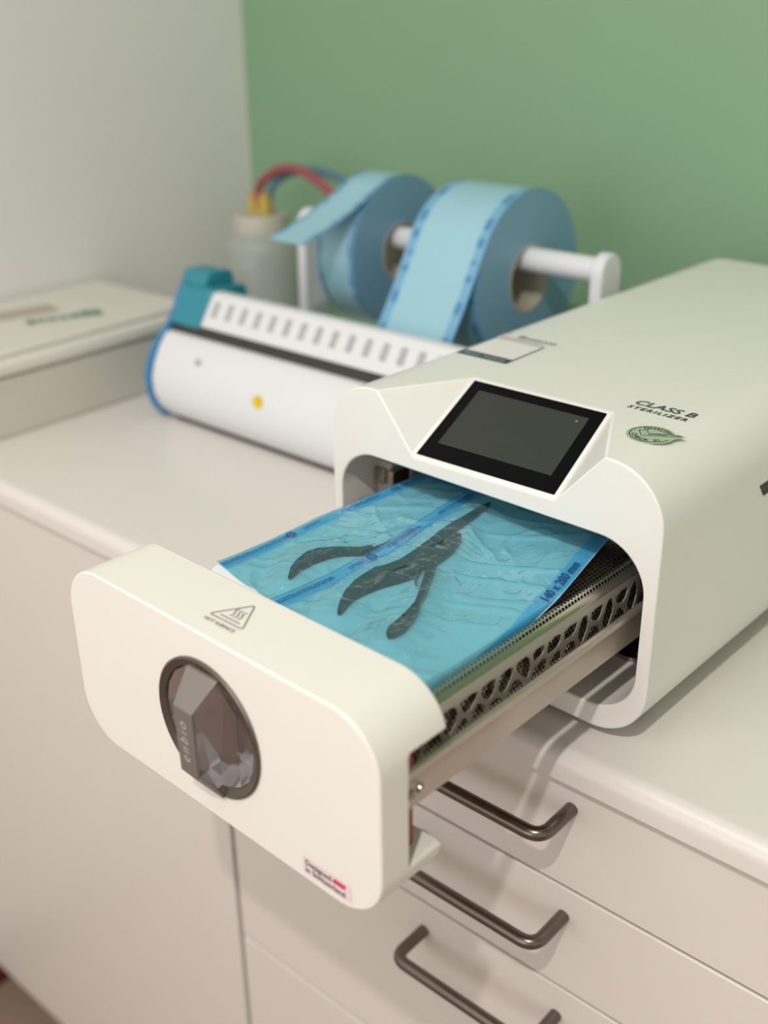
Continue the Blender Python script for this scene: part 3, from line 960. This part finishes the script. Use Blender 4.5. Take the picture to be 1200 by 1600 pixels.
PC = [(0.0883, -0.1253), (0.0814, -0.1171), (0.0767, -0.1077), (0.074, -0.0976), (0.0755, -0.0898), (0.0825, -0.0811), (0.0937, -0.0719), (0.0979, -0.0649), (0.1033, -0.0692), (0.098, -0.0764), (0.0906, -0.083), (0.0866, -0.0915), (0.0848, -0.1019), (0.0851, -0.1126), (0.0879, -0.122)]
ZP = 0.1073
pl = thing('nippers', 'long-nosed steel nippers with open handles, in the wide pouch', 'nippers', (0.13, -0.05, ZP), turned=True)
prism('jaw_and_handle', PA, 'z', ZP, ZP + 0.0042, M['tool'], pl, bevel=0.0014, bseg=3)
prism('handle', PB, 'z', ZP + 0.0005, ZP + 0.0047, M['tool'], pl, bevel=0.0014, bseg=3)
lathe('joint_screw', [(0.0, 0.0), (0.0030, 0.0), (0.0030, 0.0008), (0.0, 0.0008)], (0.1345, -0.0465, ZP + 0.0041), M['steel'], pl, seg=18)
tube('spring', smooth_path([(0.137, -0.068, ZP + 0.003), (0.147, -0.082, ZP + 0.003), (0.152, -0.088, ZP + 0.003)]), 0.0007, M['steel'], pl, seg=6)
ZQ = 0.1050
pl2 = thing('nippers', 'small steel nippers with one curved handle showing, in the narrow pouch', 'nippers', (0.09, -0.06, ZQ), turned=True)
prism('handle', PC, 'z', ZQ, ZQ + 0.0036, M['tool'], pl2, bevel=0.0012, bseg=3)
prism('jaw', [(0.0955, -0.071), (0.1030, -0.0735), (0.1085, -0.055), (0.1080, -0.035), (0.1050, -0.028), (0.1015, -0.036), (0.0985, -0.055)], 'z', ZQ - 0.0012, ZQ + 0.0014, M['tool'], pl2, bevel=0.0006)

# ------------------------------------------------------------------ pouches
def lerp(a, b, t):
    return a + (b - a) * t
def ramp(a, b, x):
    t = max(0, min(1, (x - a) / (b - a)))
    return t * t * (3 - 2 * t)
def make_pouch(name, label, xl, xr, y0, y1, zfun, tools, amp, seed, end_band, NU=110, NV=190, flap=0.0, slant=0.0):
    root = thing(name, label, 'pouch', (0.5 * (xl(0) + xr(0)), -0.05, 0.105), turned=True, group='sterilization pouches in the tray')
    wid, leng = xr(-0.05) - xl(-0.05), y1 - y0
    def wr(x, y):
        p = Vector((x * 26 + seed, y * 15, seed * 3.1))
        a = noise.noise(p)
        b_ = 1 - abs(noise.noise(Vector((x * 48 + y * 22 + seed, y * 30 - x * 18, seed)))) * 2.2
        c_ = 1 - abs(noise.noise(Vector((x * 24 - y * 40, y * 16 + seed, seed + 4)))) * 2.6
        return 0.0015 * a + 0.0012 * max(0, b_) ** 5 + 0.0016 * max(0, c_) ** 6
    def bulge(x, y):
        d = min((math.hypot(x - tx, y - ty) for tx, ty in tools))
        return 1 - ramp(0.002, 0.017, d)
    def surf(um, vm, lift=0.0, top=True):
        u, v = um / wid, vm / leng
        y = lerp(y0 - slant * um, y1, v)
        x = lerp(xl(y), xr(y), u)
        z = zfun(x, y)
        e = min(um, wid - um)
        s = ramp(0.007, 0.016, e)
        if top:
            z += 0.0010 + s * (amp * wr(x, y) + 0.0048 * bulge(x, y)) + (1 - s) * 0.0008 * noise.noise(Vector((x * 60, y * 45, seed)))
        else:
            z += -0.0002 + 0.05 * amp * wr(x, y)
        if x > 0.2150:                       # tucked down inside the tray rim
            z -= (x - 0.2150) * 0.9
            x = 0.2150 + (x - 0.2150) * 0.12
        return Vector((x, y, z + lift))
    def sheet(nm, m, top, parent, nu, nv):
        me = bpy.data.meshes.new(nm)
        vv, ff = [], []
        for j in range(nv + 1):
            for i in range(nu + 1):
                vv.append(surf(wid * i / nu, leng * j / nv, 0, top))
        for j in range(nv):
            for i in range(nu):
                a = j * (nu + 1) + i
                ff.append((a, a + 1, a + nu + 2, a + nu + 1))
        me.from_pydata([tuple(v) for v in vv], [], ff)
        uv = me.uv_layers.new(name='UVMap')
        vals = [0.0] * (2 * len(me.loops))
        for l in me.loops:
            i, j = l.vertex_index % (nu + 1), l.vertex_index // (nu + 1)
            vals[2 * l.index] = wid * i / nu
            vals[2 * l.index + 1] = leng * j / nv
        uv.data.foreach_set('uv', vals)
        return finish(nm, me, m, parent, smooth=180)
    paper = sheet('paper_back', M['paper'], False, root, 40, 70)
    for q in paper.data.vertices:          # the paper reaches past the film at the near end
        if q.index < 41:
            q.co.y -= flap; q.co.z -= 0.35 * flap
    fl = sheet('film', film(name + '_film', wid, leng, end_band), True, root, NU, NV)
    fl['label'] = 'crinkled clear blue film with printed seams'
    return root, surf, wid, leng, fl

inkm = mat('blue_ink', c(20, 74, 132), 0.5, vary=0.03)
# narrow pouch below
zf1 = lambda x, y: 0.1044 + 0.0022 * ramp(-0.10, -0.15, y) * ramp(0.075, 0.04, x)
t1 = [PC[i] for i in range(len(PC))] + [(0.1005, -0.055), (0.103, -0.04)]
p1_, surf1, w1, l1, f1 = make_pouch('sterilization_pouch', 'narrow blue film pouch half under the wide one, at the left of the tray', lambda y: 0.0432 - 0.0016 * math.sin((y + 0.14) * 20), lambda y: 0.1180,
                                    -0.1400, 0.0480, zf1, t1, 0.9, 3.3, True, 70, 170, flap=0.008, slant=0.13)
# wide pouch above
zf2 = lambda x, y: lerp(0.1082, 0.1062, ramp(0.10, 0.17, x)) + 0.0012 * ramp(-0.12, -0.16, y)
xl2 = lambda y: 0.1020 - 0.048 * (y + 0.10) + 0.003 * math.sin((y + 0.13) * 30)
xr2 = lambda y: 0.2180 - 0.234 * (y + 0.053)
t2 = [(0.5 * (PA[i][0] + PA[(i + 1) % len(PA)][0]), 0.5 * (PA[i][1] + PA[(i + 1) % len(PA)][1])) for i in range(len(PA))] + PA + PB
p2_, surf2, w2, l2, f2 = make_pouch('sterilization_pouch', 'wide blue film pouch with long-nosed nippers, on top in the tray', xl2, xr2, -0.1640, 0.0440, zf2, t2, 1.0, 11.7, False, 130, 190)

def on_pouch(s, size, um, vm, surf, parent, along=1, bold=0.00008):
    """printed lettering following the film: text runs along the pouch"""
    def fn(x, y):
        return surf(um - along * y, vm + along * x, 0.00035)
    text('printed_lettering', s, size, (0, 0, 0), X, Y, inkm, parent, fn=fn, bold=bold)
on_pouch('140 x 280 mm', 0.0084, w2 - 0.0054, l2 * 0.660, surf2, f2, bold=0.0002)
def symbol(um, vm, surf, parent):
    for rad in (0.0034, 0.0024):
        vv = []
        for i in range(28):
            a = 2 * math.pi * i / 28
            vv.append(surf(um + rad * math.cos(a), vm + rad * math.sin(a), 0.0004))
        for i in range(28):
            a = 2 * math.pi * i / 28
            vv.append(surf(um + (rad - 0.0006) * math.cos(a), vm + (rad - 0.0006) * math.sin(a), 0.0004))
        mesh('printed_ring', vv, [(i, (i + 1) % 28, 28 + (i + 1) % 28, 28 + i) for i in range(28)], inkm, parent, fix=False)
symbol(0.0052, 0.0860, surf2, f2)
symbol(0.0052, 0.0560, surf1, f1)
on_pouch('CE', 0.0062, 0.0065, l2 - 0.0190, surf2, f2)
on_pouch('CE', 0.0062, 0.0055, l1 - 0.0380, surf1, f1)
on_pouch('2', 0.0030, 0.0052, 0.0860, surf2, f2)
on_pouch('2', 0.0030, 0.0052, 0.0560, surf1, f1)

# ------------------------------------------------------------------ heat sealer
SX0, SX1 = -0.420, -0.015
SE = thing('heat_sealer', 'white heat sealer with blue end cap and slotted bar, behind the sterilizer', 'sealer', (-0.21, 0.23, CT))
body = [(0.182, 0.0), (0.170, 0.012), (0.164, 0.026), (0.163, 0.044), (0.168, 0.060), (0.177, 0.076), (0.186, 0.0865), (0.190, 0.0885), (0.196, 0.0885), (0.205, 0.082), (0.230, 0.082), (0.232, 0.070), (0.262, 0.070), (0.268, 0.064), (0.268, 0.0)]
bd = prism('body', body, 'x', SX0, SX1, M['seal_white'], SE, smooth=32, bevel=0.003, bseg=3)
box('base_plate', SX0 + 0.01, SX1 - 0.01, 0.186, 0.264, CT, 0.001, M['rubber'], SE)
prism('sealing_gap', [(0.193, 0.086), (0.2035, 0.082), (0.215, 0.084), (0.212, 0.101), (0.199, 0.0985)], 'x', SX0 + 0.002, SX1 - 0.002, M['gap'], SE)
cap = [(0.178, -0.003), (0.166, 0.010), (0.160, 0.026), (0.159, 0.045), (0.164, 0.062), (0.174, 0.078), (0.190, 0.092), (0.203, 0.108), (0.214, 0.128), (0.222, 0.1385), (0.262, 0.1345), (0.272, 0.10), (0.272, 0.0), (0.268, -0.004)]
for xa, xb in ((SX0 - 0.007, SX0), (SX1, SX1 + 0.007)):
    prism('end_cap', cap, 'x', xa, xb, M['seal_blue'], SE, smooth=32, bevel=0.0025, bseg=3)
barp = [(0.196, 0.0985), (0.1975, 0.1015), (0.2155, 0.1285), (0.2180, 0.1306), (0.2290, 0.1300), (0.2325, 0.1270), (0.2325, 0.0985)]
bar = prism('pressure_bar', barp, 'x', -0.374, SX1 - 0.004, M['seal_white'], SE, smooth=32, bevel=0.0022, bseg=3)
# block carrying the bar
prism('bar_block', [(0.1945, 0.0960), (0.2145, 0.1300), (0.2180, 0.1335), (0.2600, 0.1310), (0.2640, 0.1265), (0.2640, 0.0960)], 'x', SX0, -0.3745, M['seal_teal'], SE, smooth=32, bevel=0.002, bseg=2)
prism('bar_lever', [(0.2160, 0.1330), (0.2200, 0.1440), (0.2260, 0.1475), (0.2520, 0.1455), (0.2560, 0.1415), (0.2570, 0.1310)], 'x', SX0 - 0.003, -0.3855, M['seal_teal'], SE, smooth=32, bevel=0.002, bseg=2)
# vent slots on the sloping front of the bar
ux = Vector((0, 0.2155 - 0.1975, 0.1285 - 0.1015)).normalized()
nx = Vector((0, -ux.z, ux.y))
slot0 = None
for i in range(17):
    xc = -0.3600 + i * 0.02055
    cen = Vector((xc, 0.5 * (0.1975 + 0.2155), 0.5 * (0.1015 + 0.1285))) + ux * 0.0012
    vv = []
    for o_ in (-0.0006, 0.0003):
        for a, q in rrect(-0.0040, 0.0040, -0.0085, 0.0085, 0.0015, 2):
            vv.append(cen + Vector((a, 0, 0)) + ux * q + nx * o_)
    m_ = len(vv) // 2
    mesh('vent_slot', vv, [tuple(range(m_))[::-1], tuple(range(m_, 2 * m_))] + [(a, (a + 1) % m_, m_ + (a + 1) % m_, m_ + a) for a in range(m_)], M['slot'], bar)
lathe('indicator_dot', [(0.0, 0.003), (0.0062, 0.003), (0.0062, -0.0016), (0.0, -0.0016)], (-0.2590, 0.1652, 0.0525), M['yellow'], SE, seg=24, axis='y')
lathe('screw_cover', [(0.0, 0.003), (0.0034, 0.003), (0.0034, -0.0010), (0.0, -0.0010)], (-0.3530, 0.1728, 0.0705), M['slot'], SE, seg=18, axis='y')

# ------------------------------------------------------------------ roll stand and pouch rolls
RY, RZ = 0.370, 0.1755
RS = thing('roll_stand', 'white roll stand with a long rod and two upright posts', 'stand', (-0.2, RY, CT))
tube('rod', [(-0.376, RY, RZ), (-0.016, RY, RZ)], 0.0115, M['seal_white'], RS, seg=24)
for x in (-0.382, -0.012):
    pp = [(RY - 0.020, CT), (RY + 0.020, CT), (RY + 0.017, RZ - 0.004)]
    for i in range(9):
        a = math.radians(0 + 180 * i / 8)
        pp.append((RY + 0.017 * math.cos(a), RZ + 0.017 * math.sin(a)))
    pp.append((RY - 0.017, RZ - 0.004))
    prism('post', pp, 'x', x - 0.006, x + 0.006, M['seal_white'], RS, smooth=35, bevel=0.0015)
box('foot_bar', -0.388, -0.006, RY - 0.020, RY + 0.020, CT, CT + 0.008, M['seal_white'], RS, bevel=0.002)

def web_mesh(name, path, x0, x1, parent, thick=0.0006):
    me = bpy.data.meshes.new(name)
    n_ = len(path)
    ss_ = [0.0]
    for a, q in zip(path, path[1:]):
        ss_.append(ss_[-1] + math.dist(a, q))
    v = []
    for i, (y, z) in enumerate(path):
        ta = Vector(path[min(i + 1, n_ - 1)]) - Vector(path[max(i - 1, 0)])
        nn = Vector((-ta.y, ta.x)).normalized() * thick
        v += [(x0, y, z), (x1, y, z), (x1, y + nn.x, z + nn.y), (x0, y + nn.x, z + nn.y)]
    f = []
    for i in range(n_ - 1):
        a, q = 4 * i, 4 * i + 4
        for s in range(4):
            f.append((a + s, a + (s + 1) % 4, q + (s + 1) % 4, q + s))
    f += [(0, 1, 2, 3), (4 * n_ - 4, 4 * n_ - 3, 4 * n_ - 2, 4 * n_ - 1)]
    me.from_pydata(v, [], f)
    uv = me.uv_layers.new(name='UVMap')
    for p in me.polygons:
        for li in p.loop_indices:
            vi = me.loops[li].vertex_index
            uv.data[li].uv = (0.0 if vi % 4 in (0, 3) else 1.0, ss_[vi // 4])
    b_ = bmesh.new(); b_.from_mesh(me)
    bmesh.ops.recalc_face_normals(b_, faces=b_.faces)
    b_.to_mesh(me); b_.free()
    return finish(name, me, M['web'], parent, smooth=40)

def pouch_roll(label, x0, x1, cz, R_, r_core, end):
    cy = RY
    t = thing('pouch_roll', label, 'pouch roll', (0.5 * (x0 + x1), cy, cz), group='pouch rolls on the stand')
    OFF[t] = Vector((0, 0, 0))       # parts built around the roll axis
    hw = (x1 - x0) / 2
    ring = []
    SEGR = 72
    vv, ff = [], []
    for (rr, h) in ((r_core, -hw), (R_ - 0.0004, -hw), (R_ - 0.0004, hw), (r_core, hw)):
        for k_ in range(SEGR):
            a = 2 * math.pi * k_ / SEGR
            vv.append((h, rr * math.cos(a), rr * math.sin(a)))
    for s in range(4):
        for k_ in range(SEGR):
            ff.append((s * SEGR + k_, s * SEGR + (k_ + 1) % SEGR, ((s + 1) % 4) * SEGR + (k_ + 1) % SEGR, ((s + 1) % 4) * SEGR + k_))
    mesh('wound_layers', vv, ff, M['roll_side'], t, smooth=40)
    vv, ff = [], []
    for (rr, h) in ((r_core - 0.0025, -hw - 0.0005), (r_core, -hw - 0.0005), (r_core, hw + 0.0005), (r_core - 0.0025, hw + 0.0005)):
        for k_ in range(48):
            a = 2 * math.pi * k_ / 48
            vv.append((h, rr * math.cos(a), rr * math.sin(a)))
    for s in range(4):
        for k_ in range(48):
            ff.append((s * 48 + k_, s * 48 + (k_ + 1) % 48, ((s + 1) % 4) * 48 + (k_ + 1) % 48, ((s + 1) % 4) * 48 + k_))
    mesh('cardboard_core', vv, ff, M['core'], t, smooth=40)
    # outer wrap goes all round and leaves tangentially towards the sealer
    ey, ez = end[0] - cy, end[1] - cz
    dist = math.hypot(ey, ez)
    base = math.atan2(ez, ey)
    ta = base - math.acos(R_ / dist)         # tangent point on the upper front
    path = []
    for i in range(73):
        a = ta - 2 * math.pi * 0.985 * (1 - i / 72)
        path.append((R_ * math.cos(a), R_ * math.sin(a)))
    for i in range(1, 13):
        f_ = i / 12
        sag = -0.004 * math.sin(math.pi * f_)
        path.append((lerp(R_ * math.cos(ta), ey, f_), lerp(R_ * math.sin(ta), ez, f_) + sag))
    wb = web_mesh('loose_web', path, -hw, hw, t)
    wb['label'] = 'pale blue film web with printed edges'
    return t
pouch_roll('narrow roll of pale blue pouch film, its loose end in the air', -0.300, -0.252, 0.1620, 0.0760, 0.030, (0.228, 0.192))
pouch_roll('wide roll of pale blue pouch film running down into the sealer', -0.181, -0.0935, 0.1570, 0.0825, 0.0325, (0.2385, 0.1060))

# ------------------------------------------------------------------ bottle and hoses
BX, BY = -0.572, 0.470
BO = thing('water_bottle', 'translucent plastic water bottle with hoses, in the corner of the worktop', 'bottle', (BX, BY, CT))
lathe('bottle_body', [(0.0, CT), (0.047, CT), (0.051, CT + 0.004), (0.051, 0.108), (0.047, 0.120), (0.036, 0.128), (0.033, 0.131), (0.0, 0.131)], (BX, BY, 0), M['bottle'], BO)
lathe('liquid', [(0.0, CT + 0.002), (0.0485, CT + 0.004), (0.0485, 0.070), (0.0, 0.070)], (BX, BY, 0), M['liquid'], BO)
lathe('cap', [(0.0, 0.128), (0.0355, 0.128), (0.0355, 0.146), (0.033, 0.150), (0.0, 0.150)], (BX, BY, 0), M['bottle_cap'], BO)
for dx in (-0.010, 0.010):
    lathe('hose_connector', [(0.0, 0.150), (0.0095, 0.150), (0.0095, 0.166), (0.0075, 0.168), (0.0075, 0.176), (0.0, 0.176)], (BX + dx, BY, 0), M['brass'], BO, seg=20)
hr = tube('hose', smooth_path([(BX - 0.004, BY, 0.160), (BX + 0.002, BY, 0.185), (-0.540, 0.470, 0.205), (-0.512, 0.470, 0.2105), (-0.485, 0.470, 0.206), (-0.449, 0.470, 0.1886), (-0.40, 0.475, 0.150), (-0.34, 0.495, 0.08), (-0.25, 0.52, 0.03), (-0.10, 0.53, 0.02), (0.03, 0.525, 0.03), (0.07, 0.485, 0.04)]), 0.0056, M['hose_red'])
tag(hr, 'red hose arching out of the bottle towards the rolls', 'hose')
hb = tube('hose', smooth_path([(BX + 0.012, BY + 0.004, 0.160), (BX + 0.016, BY + 0.006, 0.182), (-0.535, 0.482, 0.199), (-0.505, 0.490, 0.2065), (-0.468, 0.495, 0.2035), (-0.434, 0.50, 0.1905), (-0.37, 0.51, 0.155), (-0.30, 0.53, 0.09), (-0.22, 0.545, 0.04), (-0.10, 0.548, 0.035), (0.05, 0.545, 0.045), (0.10, 0.485, 0.05)]), 0.0052, M['hose_blue'])
tag(hb, 'grey blue hose arching behind the red hose', 'hose')

# ------------------------------------------------------------------ flat white appliance on the left
FB_ = thing('flat_appliance', 'flat white appliance with an overhanging slab lid, against the white wall', 'appliance', (-0.6, 0.15, CT))
BX1 = -0.497
box('body', XL + 0.004, BX1 - 0.004, -0.010, 0.300, CT, 0.056, M['box_side'], FB_, bevel=0.003)
lid = box('lid', XL + 0.002, BX1, -0.014, 0.305, 0.058, 0.0735, M['box_white'], FB_, bevel=0.005, bseg=3)
box('lid_top', XL + 0.006, BX1 - 0.016, -0.008, 0.300, 0.0735, 0.0795, M['box_white'], lid, bevel=0.003)
def mark(name, m, org, dir_, spec):
    d_ = Vector(dir_).normalized(); e_ = Vector((-d_.y, d_.x, 0))
    v, f = [], []
    for a0, a1, b0, b1 in spec:
        i0 = len(v)
        for a, q in ((a0, b0), (a1, b0), (a1, b1), (a0, b1)):
            v.append(Vector(org) + d_ * a + e_ * q)
        f.append((i0, i0 + 1, i0 + 2, i0 + 3))
    return mesh(name, v, f, m, lid, fix=False)
mark('printed_mark', M['green_print'], (-0.590, 0.130, 0.0800), (0.030, 0.080, 0),
     [(0.000, 0.010, -0.010, 0.008), (0.012, 0.020, -0.007, 0.007), (0.022, 0.034, -0.006, 0.007), (0.036, 0.046, -0.007, 0.006), (0.048, 0.060, -0.008, 0.009), (0.062, 0.072, -0.009, 0.016), (0.073, 0.084, -0.010, 0.014)])
mark('printed_patch', M['beige_print'], (-0.640, 0.115, 0.0800), (0.02, 0.09, 0), [(0.0, 0.075, -0.020, 0.016)])
